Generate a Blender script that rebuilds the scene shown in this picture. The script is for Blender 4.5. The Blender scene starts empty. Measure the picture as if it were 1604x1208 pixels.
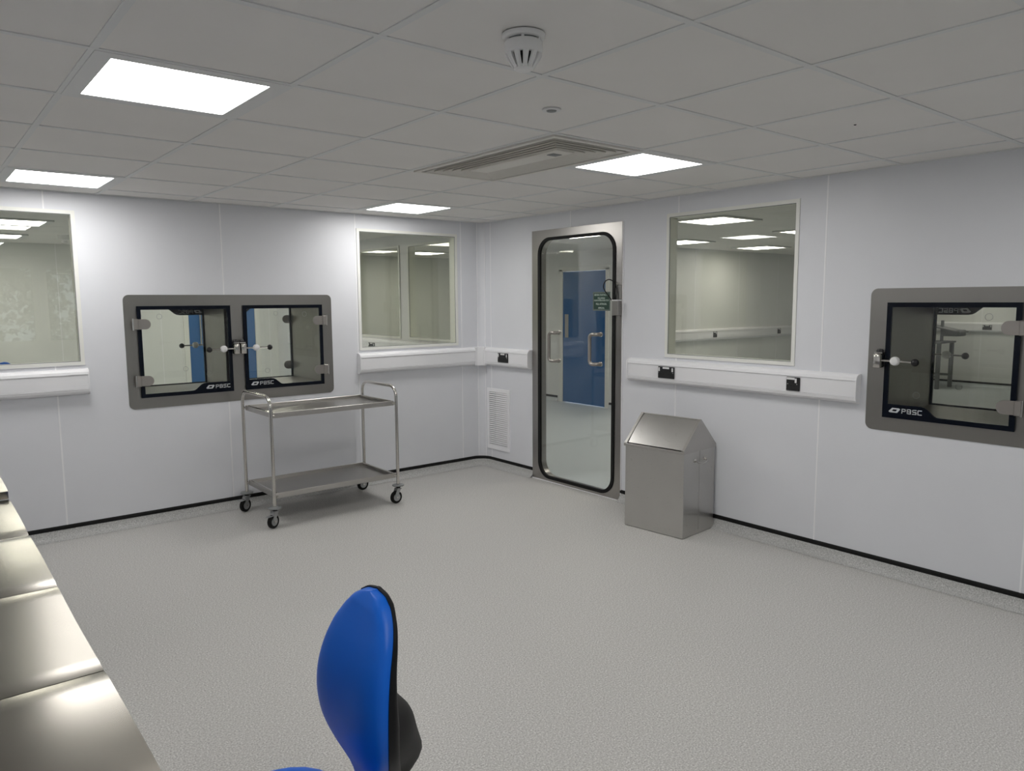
import bpy, bmesh, math, random
from mathutils import Vector, Matrix
random.seed(7)
S = bpy.context.scene
COL = S.collection
PI = math.pi

# ------------------------------------------------------------------ camera
F_PX, YAW, PITCH, ROLL = 1166.18, 50.7924, -6.5402, -0.3529
cam_data = bpy.data.cameras.new('camera')
cam_data.sensor_fit = 'HORIZONTAL'
cam_data.sensor_width = 36.0
cam_data.lens = 36.0 * F_PX / 1604.0
cam_data.clip_start = 0.02
cam = bpy.data.objects.new('camera', cam_data)
COL.objects.link(cam)
_y, _p, _r = math.radians(YAW), math.radians(PITCH), math.radians(ROLL)
_f = Vector((math.cos(_p)*math.cos(_y), math.cos(_p)*math.sin(_y), math.sin(_p)))
_ri = Vector((math.sin(_y), -math.cos(_y), 0))
_u = _ri.cross(_f)
_r2 = math.cos(_r)*_ri + math.sin(_r)*_u
_u2 = -math.sin(_r)*_ri + math.cos(_r)*_u
cam.matrix_world = Matrix(((_r2.x, _u2.x, -_f.x, -4.3472), (_r2.y, _u2.y, -_f.y, -5.7786),
                           (_r2.z, _u2.z, -_f.z, 1.6033), (0, 0, 0, 1)))
S.camera = cam

# ------------------------------------------------------------------ world, exposure
W = bpy.data.worlds.new('world')
S.world = W
W.use_nodes = True
W.node_tree.nodes['Background'].inputs['Color'].default_value = (0.75, 0.86, 1.0, 1)
W.node_tree.nodes['Background'].inputs['Strength'].default_value = 1.4
S.view_settings.view_transform = 'Standard'
S.view_settings.look = 'None'
S.view_settings.gamma = 1.0
S.view_settings.use_curve_mapping = False
S.view_settings.exposure = 0.1
LIGHT_MAIN = 15.5      # radiance of this room's LED panels
LIGHT_HALL = 11.0       # panels of the hall and corridor
LIGHT_ANNEX = 13.0     # panels of the room behind the double hatch

H = 2.332              # ceiling height
XW, YS = -4.75, -8.3   # bench-side wall, wall behind the camera
T = 0.08               # partition thickness

# ------------------------------------------------------------------ materials
def _nt(name):
    m = bpy.data.materials.new(name); m.use_nodes = True
    return m, m.node_tree, m.node_tree.nodes['Principled BSDF']
def lin(c):
    return tuple((x/12.92 if x <= .04045 else ((x+.055)/1.055)**2.4) for x in c)
def mat(name, col, rough=.5, metal=0., spec=.5, coat=0.):
    m, t, b = _nt(name)
    b.inputs['Base Color'].default_value = (*col, 1)
    b.inputs['Roughness'].default_value = rough
    b.inputs['Metallic'].default_value = metal
    b.inputs['Specular IOR Level'].default_value = spec
    b.inputs['Coat Weight'].default_value = coat
    return m
def noise(t, scale, detail=2, stretch=None, rough=.5):
    tc = t.nodes.new('ShaderNodeTexCoord'); n = t.nodes.new('ShaderNodeTexNoise')
    n.inputs['Scale'].default_value = scale; n.inputs['Detail'].default_value = detail
    n.inputs['Roughness'].default_value = rough
    if stretch:
        mp = t.nodes.new('ShaderNodeMapping'); mp.inputs['Scale'].default_value = stretch
        t.links.new(tc.outputs['Object'], mp.inputs['Vector']); t.links.new(mp.outputs['Vector'], n.inputs['Vector'])
    else:
        t.links.new(tc.outputs['Object'], n.inputs['Vector'])
    return n
def ramp(t, src, stops):
    r = t.nodes.new('ShaderNodeValToRGB')
    e = r.color_ramp.elements
    while len(e) < len(stops): e.new(.5)
    for q, (p, c) in zip(e, stops):
        q.position = p; q.color = (*c, 1) if len(c) == 3 else c
    t.links.new(src, r.inputs['Fac'])
    return r
def mat_vinyl(name, a, b_, c, rough=.45):
    m, t, b = _nt(name)
    n1 = noise(t, 150, 2, rough=.8)
    r1 = ramp(t, n1.outputs['Fac'], [(.36, a), (.46, b_), (.54, b_), (.64, c)])
    n2 = noise(t, .9, 3)
    r2 = ramp(t, n2.outputs['Fac'], [(.3, (.985, .985, .985)), (.7, (1, 1, 1))])
    mx = t.nodes.new('ShaderNodeMix'); mx.data_type = 'RGBA'; mx.blend_type = 'MULTIPLY'
    mx.inputs['Factor'].default_value = 1
    t.links.new(r1.outputs['Color'], mx.inputs[6]); t.links.new(r2.outputs['Color'], mx.inputs[7])
    t.links.new(mx.outputs[2], b.inputs['Base Color'])
    b.inputs['Roughness'].default_value = rough
    b.inputs['Specular IOR Level'].default_value = .35
    bp = t.nodes.new('ShaderNodeBump'); bp.inputs['Strength'].default_value = .08; bp.inputs['Distance'].default_value = .002
    t.links.new(n1.outputs['Fac'], bp.inputs['Height']); t.links.new(bp.outputs['Normal'], b.inputs['Normal'])
    return m
def mat_steel(name, col, rough, stretch=(1, 1, 1), scale=60, var=.12, smudge=.0, aniso=0., bump=.04):
    m, t, b = _nt(name)
    b.inputs['Metallic'].default_value = 1
    n = noise(t, scale, 3, stretch)
    r = ramp(t, n.outputs['Fac'], [(.25, (max(rough-var, .04),)*3), (.75, (rough+var,)*3)])
    t.links.new(r.outputs['Color'], b.inputs['Roughness'])
    n2 = noise(t, 4, 1.5)
    k = 1 - smudge
    r2 = ramp(t, n2.outputs['Fac'], [(.25, tuple(x*k for x in col)), (.75, col)])
    t.links.new(r2.outputs['Color'], b.inputs['Base Color'])
    b.inputs['Anisotropic'].default_value = aniso
    bp = t.nodes.new('ShaderNodeBump'); bp.inputs['Strength'].default_value = bump; bp.inputs['Distance'].default_value = .001
    t.links.new(n.outputs['Fac'], bp.inputs['Height']); t.links.new(bp.outputs['Normal'], b.inputs['Normal'])
    return m
def mat_glass(name, tint, gloss=1.0, f0=.04):
    m = bpy.data.materials.new(name); m.use_nodes = True
    t = m.node_tree; t.nodes.clear()
    out = t.nodes.new('ShaderNodeOutputMaterial')
    tr = t.nodes.new('ShaderNodeBsdfTransparent'); tr.inputs['Color'].default_value = (*tint, 1)
    gl = t.nodes.new('ShaderNodeBsdfGlossy'); gl.inputs['Roughness'].default_value = .0
    gl.inputs['Color'].default_value = (gloss, gloss, gloss, 1)
    lw = t.nodes.new('ShaderNodeLayerWeight'); lw.inputs['Blend'].default_value = .5
    pw = t.nodes.new('ShaderNodeMath'); pw.operation = 'POWER'; pw.inputs[1].default_value = 5
    ma = t.nodes.new('ShaderNodeMath'); ma.operation = 'MULTIPLY_ADD'; ma.inputs[1].default_value = 1-f0; ma.inputs[2].default_value = f0
    mx = t.nodes.new('ShaderNodeMixShader')
    t.links.new(lw.outputs['Facing'], pw.inputs[0]); t.links.new(pw.outputs[0], ma.inputs[0])
    t.links.new(ma.outputs[0], mx.inputs[0]); t.links.new(tr.outputs[0], mx.inputs[1]); t.links.new(gl.outputs[0], mx.inputs[2])
    t.links.new(mx.outputs[0], out.inputs['Surface'])
    return m
def mat_emit(name, col, strength):
    m, t, b = _nt(name)
    b.inputs['Base Color'].default_value = (.8, .8, .8, 1)
    b.inputs['Emission Color'].default_value = (*col, 1)
    b.inputs['Emission Strength'].default_value = strength
    return m
def mat_wall(name, col, rough=.32):
    m, t, b = _nt(name)
    n = noise(t, 2.2, 3)
    r = ramp(t, n.outputs['Fac'], [(.3, tuple(x*.97 for x in col)), (.7, col)])
    t.links.new(r.outputs['Color'], b.inputs['Base Color'])
    b.inputs['Roughness'].default_value = rough
    b.inputs['Specular IOR Level'].default_value = .4
    return m
M = dict(
    wall=mat_wall('wall_cladding_white', (.74, .75, .785), .42),
    wallcore=mat('partition_core', (.75, .75, .75), .6),
    joint=mat('joint_strip_white', (.88, .88, .90), .35),
    pvc=mat('trunking_white_pvc', (.83, .83, .85), .35),
    frame=mat('window_frame_cream', (.80, .80, .76), .4),
    annex=mat_wall('annex_wall_white', (.78, .79, .77), .45),
    tile=mat_wall('ceiling_tile_white', (.80, .785, .765), .8),
    tee=mat('ceiling_tee_white', (.72, .73, .73), .55),
    floor=mat_vinyl('floor_vinyl_grey', (.33, .32, .31), (.53, .52, .50), (.76, .75, .73)),
    floor2=mat_vinyl('annex_floor_vinyl', (.52, .56, .575), (.60, .645, .66), (.68, .73, .745)),
    cove=mat_vinyl('cove_vinyl_grey', (.30, .30, .29), (.45, .45, .44), (.62, .62, .61), .5),
    black=mat('black_plastic', (.008, .008, .009), .45),
    rubber=mat('black_rubber', (.006, .006, .006), .6, spec=.25),
    navy=mat('navy_glass_print', (.002, .004, .010), .25, spec=.2),
    white=mat('white_plastic', (.80, .80, .80), .35),
    print=mat('logo_print_silver', (.58, .60, .62), .5),
    steel=mat_steel('steel_satin', (.56, .55, .53), .34, (1, 1, 12), 30, .08, .06),
    steel_plate=mat_steel('steel_dark_plate', (.31, .30, .285), .36, (12, 12, 1), 30, .08, .06),
    steel_door=mat_steel('steel_door_face', (.40, .385, .365), .29, (1, 1, 1), 4, .02, .08, bump=0.),
    hinge=mat('hinge_steel', (.40, .375, .35), .38, 1.0),
    printw=mat('logo_print_white', (.85, .85, .85), .5),
    tablegrey=mat('table_grey', (.17, .175, .18), .5),
    flap=mat_steel('steel_flap', (.62, .60, .57), .46, (1, 1, 1), 10, .03),
    steel_h=mat_steel('steel_brushed_plate', (.50, .485, .465), .36, (12, 12, 1), 30, .08, .05),
    bench=mat_steel('steel_bench_top', (.27, .252, .222), .19, (1, 1, 1), 3, .04, .12, bump=0.),
    chrome=mat_steel('steel_polished', (.62, .60, .57), .16, (1, 1, 1), 20, .04),
    zinc=mat('zinc_grey', (.42, .43, .44), .4, .8),
    greyp=mat('grey_plastic', (.22, .23, .23), .5),
    blue_pu=mat('blue_polyurethane', (.002, .135, .68), .42, spec=.35),
    black_pu=mat('black_polyurethane', (.007, .007, .008), .5, spec=.2),
    bluedoor=mat('blue_door_laminate', (.028, .13, .34), .4),
    green=mat('green_sign', (.008, .045, .028), .4),
    signtxt=mat('sign_text', (.55, .66, .60), .5),
    signedge=mat('sign_edge_grey', (.13, .17, .155), .4),
    dark=mat('dark_void', (.01, .01, .01), .8),
    acw=mat('vent_cream_plastic', (.72, .70, .65), .5),
    glass=mat_glass('window_glass', (.955, .962, .925), 1, .045),
    glass_clear=mat_glass('door_glass', (.975, .98, .97), 1, .04),
    glass_hatch=mat_glass('hatch_glass', (.978, .985, .965), 1, .03),
    led=mat_emit('led_diffuser', (1.0, .985, .96), LIGHT_MAIN),
    led2=mat_emit('hall_led_diffuser', (1.0, .955, .87), LIGHT_HALL),
    led3=mat_emit('annex_led_diffuser', (1.0, .965, .89), LIGHT_ANNEX),
    leaf=mat('outdoor_leaf_green', (.09, .14, .05), .7),
    bark=mat('bark_brown', (.12, .09, .06), .8),
    grass=mat('outdoor_grass', (.14, .20, .08), .9),
)

# ------------------------------------------------------------------ mesh helpers
class MB:
    def __init__(s): s.bm = bmesh.new()
    def box(s, x0, x1, y0, y1, z0, z1, bev=0., seg=1):
        vs = [s.bm.verts.new((x, y, z)) for z in (z0, z1) for y in (y0, y1) for x in (x0, x1)]
        fs = [s.bm.faces.new([vs[i] for i in q]) for q in ((0,2,3,1),(4,5,7,6),(0,1,5,4),(2,6,7,3),(0,4,6,2),(1,3,7,5))]
        if bev:
            es = {e for f in fs for e in f.edges}
            bmesh.ops.bevel(s.bm, geom=list(es), offset=bev, segments=seg, affect='EDGES', profile=.5)
        return s
    def quad(s, pts):
        s.bm.faces.new([s.bm.verts.new(p) for p in pts]); return s
    def tube(s, path, r, n=12, closed=False, cap=True):
        pts = [Vector(p) for p in path]; rings = []
        L = len(pts); up = None
        for i, p in enumerate(pts):
            a = pts[i-1] if (i or closed) else p; c = pts[(i+1) % L] if (i < L-1 or closed) else p
            d = (c-a).normalized()
            if up is None:
                up = Vector((0, 0, 1)) if abs(d.z) < .9 else Vector((1, 0, 0))
            up = (up - d*up.dot(d)).normalized(); sd = d.cross(up)
            rr = r[i] if isinstance(r, (list, tuple)) else r
            rings.append([s.bm.verts.new(p + (up*math.cos(2*PI*k/n) + sd*math.sin(2*PI*k/n))*rr) for k in range(n)])
        for i in range(L if closed else L-1):
            A, B = rings[i], rings[(i+1) % L]
            for k in range(n): s.bm.faces.new((A[k], A[(k+1) % n], B[(k+1) % n], B[k]))
        if cap and not closed:
            s.bm.faces.new(list(reversed(rings[0]))); s.bm.faces.new(rings[-1])
        return s
    def lathe(s, prof, n=24, c=(0, 0, 0), axis='Z'):
        def P(r, h, a):
            x, y = r*math.cos(a), r*math.sin(a)
            v = {'Z': (x, y, h), 'Y': (x, h, y), 'X': (h, x, y)}[axis]
            return (c[0]+v[0], c[1]+v[1], c[2]+v[2])
        rings = []
        for r, h in prof:
            if r < 1e-6: rings.append([s.bm.verts.new(P(0, h, 0))])
            else: rings.append([s.bm.verts.new(P(r, h, 2*PI*k/n)) for k in range(n)])
        for A, B in zip(rings, rings[1:]):
            for k in range(n):
                q = [A[k % len(A)], A[(k+1) % n % len(A)], B[(k+1) % n % len(B)], B[k % len(B)]]
                u = []
                for v in q:
                    if v not in u: u.append(v)
                if len(u) > 2: s.bm.faces.new(u)
        if len(rings[0]) > 1: s.bm.faces.new(list(reversed(rings[0])))
        if len(rings[-1]) > 1: s.bm.faces.new(rings[-1])
        return s
    def ball(s, c, r, n=16, m=10):
        return s.lathe([(r*math.sin(PI*i/m), -r*math.cos(PI*i/m)) for i in range(m+1)], n, c)
    def sheet(s, loops, y0, y1):
        """loops of (x, z): outer outline and holes; extruded from y0 to y1"""
        b = bmesh.new(); es = []
        for lp in loops:
            vs = [b.verts.new((x, y0, z)) for x, z in lp]
            es += [b.edges.new((vs[i], vs[(i+1) % len(vs)])) for i in range(len(vs))]
        bmesh.ops.triangle_fill(b, use_beauty=True, use_dissolve=False, edges=es)
        if y1 != y0:
            r = bmesh.ops.extrude_face_region(b, geom=b.faces[:])
            for v in r['geom']:
                if isinstance(v, bmesh.types.BMVert): v.co.y = y1
        me = bpy.data.meshes.new('t'); b.to_mesh(me); b.free()
        s.bm.from_mesh(me); bpy.data.meshes.remove(me)
        return s
    def profile(s, prof, x0, x1):
        """closed profile of (y, z), extruded along x"""
        A = [s.bm.verts.new((x0, y, z)) for y, z in prof]; B = [s.bm.verts.new((x1, y, z)) for y, z in prof]
        n = len(prof)
        for i in range(n): s.bm.faces.new((A[i], A[(i+1) % n], B[(i+1) % n], B[i]))
        s.bm.faces.new(list(reversed(A))); s.bm.faces.new(B)
        return s
    def build(s, name, m, parent=None, loc=None, rotz=0., smooth=35, kind=None):
        bmesh.ops.recalc_face_normals(s.bm, faces=s.bm.faces[:])
        me = bpy.data.meshes.new(name); s.bm.to_mesh(me); s.bm.free()
        me.materials.append(M[m])
        if smooth:
            me.shade_smooth(); me.set_sharp_from_angle(angle=math.radians(smooth))
        o = bpy.data.objects.new(name, me); COL.objects.link(o)
        if parent: o.parent = parent
        if loc: o.location = loc
        if rotz: o.rotation_euler.z = rotz
        if kind: o['kind'] = kind
        return o
def empty(name, loc=(0, 0, 0), rotz=0., label=None, cat=None, group=None, kind=None):
    o = bpy.data.objects.new(name, None); COL.objects.link(o); o.empty_display_size = .05
    o.location = loc; o.rotation_euler.z = rotz
    tag(o, label, cat, group, kind)
    return o
def tag(o, label=None, cat=None, group=None, kind=None):
    if label: o['label'] = label
    if cat: o['category'] = cat
    if group: o['group'] = group
    if kind: o['kind'] = kind
    return o
def share(o, parent, loc, rotz=None):
    c = o.copy(); COL.objects.link(c); c.parent = parent; c.location = loc
    if rotz is not None: c.rotation_euler.z = rotz
    return c
def rect(x0, x1, z0, z1): return [(x0, z0), (x1, z0), (x1, z1), (x0, z1)]
def rrect(x0, x1, z0, z1, r, n=8):
    o = []
    for cx, cz, a in ((x1-r, z0+r, -90), (x1-r, z1-r, 0), (x0+r, z1-r, 90), (x0+r, z0+r, 180)):
        for k in range(n+1):
            t = math.radians(a + 90*k/n); o.append((cx + r*math.cos(t), cz + r*math.sin(t)))
    return o
def minus(x0, x1, z0, z1, holes):
    """rectangles that tile [x0,x1]x[z0,z1] without the holes"""
    hs = [(max(a, x0), min(b, x1), max(c, z0), min(d, z1)) for a, b, c, d in holes]
    hs = [h for h in hs if h[1]-h[0] > 1e-4 and h[3]-h[2] > 1e-4]
    xs = sorted({x0, x1, *[h[0] for h in hs], *[h[1] for h in hs]})
    out = []
    for a, b in zip(xs, xs[1:]):
        if b-a < 1e-5: continue
        cov = sorted([(h[2], h[3]) for h in hs if h[0] <= a+1e-6 and h[1] >= b-1e-6])
        z = z0
        for c, d in cov:
            if c > z+1e-5: out.append((a, b, z, c))
            z = max(z, d)
        if z < z1-1e-5: out.append((a, b, z, z1))
    return out
RIGHT = -PI/2          # local x runs along the right wall (world -y), local y goes into the wall (world +x)

# ================================================================== SETTING
# openings, in wall coordinates (u, z)
W1 = (-4.408, -3.424, 1.206, 2.191)
W2 = (-1.297, -0.313, 1.206, 2.191)
W3 = (2.265, 3.252, 1.203, 2.191)
WB1 = (-1.327, -0.535, 1.203, 2.191)      # annex windows in the continued right wall (u = -y)
WB2 = (-2.53, -1.545, 1.203, 2.191)
DOOR = (0.752, 1.814, 0.0, 2.2)
HATCH_L = [(-3.045, -2.425, .94, 1.56), (-2.297, -1.677, .94, 1.56)]
HATCH_R = [(3.855, 4.487, .94, 1.56)]
g = lambda h, e: (h[0]-e, h[1]+e, h[2]-e, h[3]+e)
holes_L = [g(W1, .005), g(W2, .005)] + HATCH_L
holes_R = [g(W3, .005), g(WB1, .005), g(WB2, .005), (DOOR[0]+.01, DOOR[1]-.01, -.01, DOOR[3]-.01), (.108, .388, .208, .732)] + HATCH_R

def wall(name, u0, u1, holes, loc, rotz, joints, m='wall', top=2.42, back=T, room=None):
    mb = MB()
    for a, b, c, d in minus(u0, u1, 0, top, holes): mb.box(a, b, .004, back, c, d)
    w = mb.build(name, 'wallcore' if joints is not None else m, None, loc, rotz, smooth=0, kind='structure')
    if joints is not None:
        r0, r1 = room or (u0, u1)
        js = [r0] + sorted(joints) + [r1]
        for a, b in zip(js, js[1:]):
            mb = MB(); e = .002
            for q in minus(a+e, b-e, 0, top-.05, holes): mb.box(q[0], q[1], 0, .0045, q[2], q[3])
            mb.build('wall_panel', m, w, smooth=0)
        for j in joints:
            mb = MB()
            for q in minus(j-.0045, j+.0045, .07, top-.05, holes): mb.box(q[0], q[1], -.0014, .003, q[2], q[3])
            mb.build('joint_strip', 'joint', w, smooth=0)
    return w
wl = wall('wall_left', XW, T, holes_L, (0, 0, 0), 0, [-3.575, -2.444, -1.332, -.245], room=(XW, -.05))
wr = wall('wall_right', -5.1, 8.3, holes_R, (0, 0, 0), RIGHT, [.14, 1.231, 2.343, 3.45, 4.574, 5.69, 6.8], room=(.04, 8.3))
# corner cover strip between the two clad walls
mb = MB()
P = [(-.055, .004), (-.055, -.003), (-.052, -.004), (-.035, -.010), (-.018, -.022), (-.008, -.038), (-.003, -.046), (.004, -.046), (.004, .004)]
A = [mb.bm.verts.new((x, y, .07)) for x, y in P]; B = [mb.bm.verts.new((x, y, H+.02)) for x, y in P]
for i in range(len(P)): mb.bm.faces.new((A[i], A[(i+1) % len(P)], B[(i+1) % len(P)], B[i]))
mb.bm.faces.new(A); mb.bm.faces.new(list(reversed(B)))
mb.build('corner_strip', 'wall', wl, smooth=50)
MB().box(-.060, -.054, -.0045, .002, .07, H).build('joint_strip', 'joint', wl, smooth=0)
MB().box(.045, .051, -.0045, .002, .07, H).build('joint_strip', 'joint', wr, smooth=0)

# other walls of this room
wall('wall_bench_side', 0, 8.3, [], (XW, YS, 0), PI/2, [1.1, 2.2, 3.3, 4.4, 5.5, 6.6, 7.5])
SW = [(1.3, 2.5, 1.0, 2.15), (2.7, 3.9, 1.0, 2.15)]
wall('wall_behind', 0, 4.75, SW, (0, YS, 0), PI, [.6, 2.6, 4.1])
# adjoining rooms
wall('wall_annex_far', XW-.1, T, [(-1.29, -.31, 0, 2.07)], (0, 5.1, 0), 0, [-3.9, -2.8, -1.62, -.12], 'annex')
wall('wall_annex_side', 0, 5.2, [], (XW, 0, 0), PI/2, None, 'annex')
wall('wall_corridor_far', -5.1, -1.05, [(-2.80, -1.83, 0, 2.07)], (3.65, 0, 0), RIGHT, [-4.2, -3.1, -1.5], 'annex')
wall('wall_corridor_end', .0, 3.8, [], (0, 5.1, 0), 0, None, 'annex')
wall('wall_hall_side', 3.65, 10.8, [], (0, 1.05, 0), 0, [4.7, 5.8, 6.9, 8.0, 9.1], 'annex')
wall('wall_hall_far', -1.1, 5.1, [], (10.6, 0, 0), RIGHT, [-.4, .75, 1.9, 3.0], 'annex')
wall('wall_hall_near', -10.8, 0, [], (0, -5.0, 0), PI, None, 'annex')

def slab(name, x0, x1, y0, y1, z0, z1, m):
    return MB().box(x0, x1, y0, y1, z0, z1).build(name, m, smooth=0, kind='structure')
slab('floor', XW-.1, .04, YS-.1, .04, -.1, 0, 'floor')
slab('floor', XW-.1, .04, .04, 5.2, -.1, 0, 'floor2')
slab('floor', .04, 10.8, -5.1, 1.1, -.1, 0, 'floor2')
slab('floor', .04, 3.75, 1.1, 5.2, -.1, 0, 'floor2')
slab('ceiling', XW-.1, .04, .04, 5.2, H, H+.06, 'tile')
slab('ceiling', .04, 10.8, -5.1, 1.1, H, H+.06, 'tile')
slab('ceiling', .04, 3.75, 1.1, 5.2, H, H+.06, 'tile')

# suspended ceiling of this room: backing slab, tiles, tee bars
ceil = slab('ceiling', XW-.1, .04, YS-.1, .04, H+.10, H+.14, 'tile')
GX = [-.2585-.6*k for k in range(8)]; GY = [-.276-.6*k for k in range(14)]
xs = [0.0]+GX+[XW]; ys = [0.0]+GY+[YS]
LIGHTS = [(5, 0), (1, 0), (5, 4), (1, 4), (5, 8), (1, 8)]   # grid cells, counted from the corner; row 8 is behind the camera (mirrored in window_1)
lit = {(i+1, j+1) for i, j in LIGHTS}
acs = {(3, 4), (3, 5)}
cache = {}
for i, (xa, xb) in enumerate(zip(xs, xs[1:])):
    for j, (ya, yb) in enumerate(zip(ys, ys[1:])):
        if (i, j) in lit or (i, j) in acs: continue
        sx, sy = round(xa-xb-.016, 3), round(ya-yb-.016, 3)
        loc = ((xa+xb)/2, (ya+yb)/2, H+.003)
        if (sx, sy) in cache:
            c = cache[(sx, sy)].copy(); COL.objects.link(c); c.location = loc
        else:
            cache[(sx, sy)] = MB().box(-sx/2, sx/2, -sy/2, sy/2, 0, .015).build('ceiling_tile', 'tile', ceil, loc, smooth=0)
for x in GX: MB().box(x-.012, x+.012, YS, 0, H, H+.004).build('ceiling_tee', 'tee', ceil, smooth=0)
for k, y in enumerate(GY):
    if abs(y+2.676) < .01:   # interrupted by the vent
        MB().box(XW, -2.0585, y-.012, y+.012, H-.0004, H+.004).build('ceiling_tee', 'tee', ceil, smooth=0)
        MB().box(-1.4585, 0, y-.012, y+.012, H-.0004, H+.004).build('ceiling_tee', 'tee', ceil, smooth=0)
    else: MB().box(XW, 0, y-.012, y+.012, H-.0004, H+.004).build('ceiling_tee', 'tee', ceil, smooth=0)
MB().box(XW, 0, -.022, .0, H-.001, H+.01).box(XW, 0, -.002, .0, H-.001, H+.02).build('trim_1', 'tee', smooth=0, kind='structure')
MB().box(-.022, 0, YS, -.022, H-.001, H+.01).build('trim_2', 'tee', smooth=0, kind='structure')

# coved skirting with black capping strip
def sweep(path, prof, name, m, parent=None, kind=None):
    """path: list of (x,y,nx,ny) with normals into the room, prof: (offset, z)"""
    mb = MB(); rows = []
    for x, y, nx, ny in path: rows.append([mb.bm.verts.new((x+nx*o, y+ny*o, z)) for o, z in prof])
    for a, b in zip(rows, rows[1:]):
        for k in range(len(prof)-1): mb.bm.faces.new((a[k], a[k+1], b[k+1], b[k]))
    return mb.build(name, m, parent, smooth=60, kind=kind)
R_ = .13
corner = [(-R_+R_*math.sin(t), -R_+R_*math.cos(t), -math.sin(t), -math.cos(t)) for t in [PI/2*k/10 for k in range(11)]]
pathL = [(XW, 0, 0, -1)] + [c for c in corner[:6]]
pathR1 = corner[5:] + [(0, -.754, -1, 0)]
pathR2 = [(0, -1.812, -1, 0), (0, YS, -1, 0)]
coveP = [(.0, .068), (.004, .066), (.006, .05), (.012, .032), (.024, .016), (.042, .006), (.062, .0015)]
capP = [(0, .092), (.004, .091), (.007, .086), (.007, .068), (.004, .063), (0, .062)]
bl = sweep(pathL, coveP, 'baseboard_left', 'cove', kind='structure'); sweep(pathL, capP, 'capping_strip', 'rubber', bl)
br = sweep(pathR1, coveP, 'baseboard_right', 'cove', kind='structure'); sweep(pathR1, capP, 'capping_strip', 'rubber', br)
sweep(pathR2, coveP, 'cove_run', 'cove', br); sweep(pathR2, capP, 'capping_strip', 'rubber', br)
def skirt(name, pts):
    o = sweep(pts, [(0, .06), (.006, .04), (.02, .012), (.05, .001)], name, 'floor2', kind='structure')
    sweep(pts, [(0, .092), (.006, .088), (.006, .06), (0, .058)], 'capping_strip', 'rubber', o)
skirt('baseboard_corridor', [(3.65, 5.1, -1, 0), (3.65, 2.87, -1, 0)])
skirt('baseboard_corridor', [(3.65, 1.76, -1, 0), (3.65, 1.05, -1, 0)])
skirt('baseboard_hall', [(3.65, 1.05, 0, -1), (10.6, 1.05, 0, -1)])
skirt('baseboard_hall', [(10.6, 1.05, -1, 0), (10.6, -5, -1, 0)])
skirt('baseboard_annex', [(XW, 5.1, 0, -1), (-1.36, 5.1, 0, -1)])
skirt('baseboard_annex', [(-.25, 5.1, 0, -1), (0, 5.1, 0, -1)])

# ------------------------------------------------------------------ windows
def window(name, h, rotz, loc=(0, 0, 0)):
    a, b, c, d = h
    root = empty(name, loc, rotz, kind='structure')
    MB().sheet([rect(a-.024, b+.024, c-.024, d+.024), rect(a, b, c, d)], -.007, .002).build('window_frame', 'frame', root, smooth=0)
    MB().sheet([rect(a-.024, b+.024, c-.024, d+.024), rect(a, b, c, d)], T-.002, T+.007).build('window_frame', 'frame', root, smooth=0)
    e = .006
    MB().sheet([rect(a-e, b+e, c-e, d+e), rect(a, b, c, d)], .001, T-.001).build('window_lining', 'frame', root, smooth=0)
    MB().box(a-.002, b+.002, .0, .006, c-.002, d+.002).build('window_pane', 'glass', root, smooth=0)
    t = .004
    MB().sheet([rect(a-.001, b+.001, c-.001, d+.001), rect(a+t, b-t, c+t, d-t)], -.003, .0005).build('glazing_seal', 'greyp', root, smooth=0)
    return root
window('window_1', W1, 0); window('window_2', W2, 0); window('window_3', W3, RIGHT)
window('window_4', WB1, RIGHT); window('window_5', WB2, RIGHT)
for k, h in enumerate(SW): window('window_%d' % (6+k), h, PI, (0, YS, 0))

# ------------------------------------------------------------------ glazed steel door in the right wall
d1 = empty('door_1', (0, -1.283, 0), RIGHT, kind='structure')
hw = .531
MB().sheet([rect(-hw, hw, 0.002, 2.2), rrect(-.445, .44, .036, 2.126, .14, 10)], -.010, .078).build('door_leaf', 'steel_door', d1, smooth=30)
MB().sheet([rrect(-.449, .467, .027, 2.135, .145, 12), rrect(-.420, .438, .053, 2.110, .122, 12)], -.017, .002).build('gasket', 'rubber', d1, smooth=30)
MB().sheet([rrect(-.43, .45, .04, 2.12, .13, 10)], -.006, .001).build('glass_pane', 'glass_clear', d1, smooth=0)
MB().box(-hw, hw, -.016, .0, 0, .006, .001).build('threshold_strip', 'joint', d1, smooth=0)
MB().box(hw, hw+.008, -.006, .002, 0, 2.2).build('edge_seal', 'joint', d1, smooth=0)
def pull(parent, x, z0, z1, side):
    """D-shaped pull handle; bar at x, feet towards +x*side on the glass"""
    r = .0125; y = -.06; k = .045
    pts = [(x+k*side*1.6, -.006, z0+.02), (x+k*side*1.6, -.03, z0+.02)]
    pts = []
    foot = x+.075*side
    for t in range(7):
        a = PI/2*t/6
        pts.append((x+.03*side-.03*side*math.sin(a), y, z0+.03-.03*math.cos(a)))
    pts = [(foot, -.012, z0), (foot-.004*side, -.04, z0), (foot-.02*side, -.057, z0)] + pts
    top = []
    for t in range(7):
        a = PI/2*t/6
        top.append((x+.03*side-.03*side*math.cos(a), y, z1-.03+.03*math.sin(a)))
    top += [(foot-.02*side, -.057, z1), (foot-.004*side, -.04, z1), (foot, -.012, z1)]
    h = MB().tube(pts+top, r+.002, 12).build('pull_handle', 'hinge', parent)
    for z in (z0, z1):
        MB().lathe([(.019, -.018), (.019, -.005)], 16, (foot, 0, z), 'Y').build('handle_rose', 'chrome', h)
    return h
pull(d1, .235, 1.085, 1.325, 1)
pull(d1, -.255, 1.085, 1.325, 1)

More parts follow.
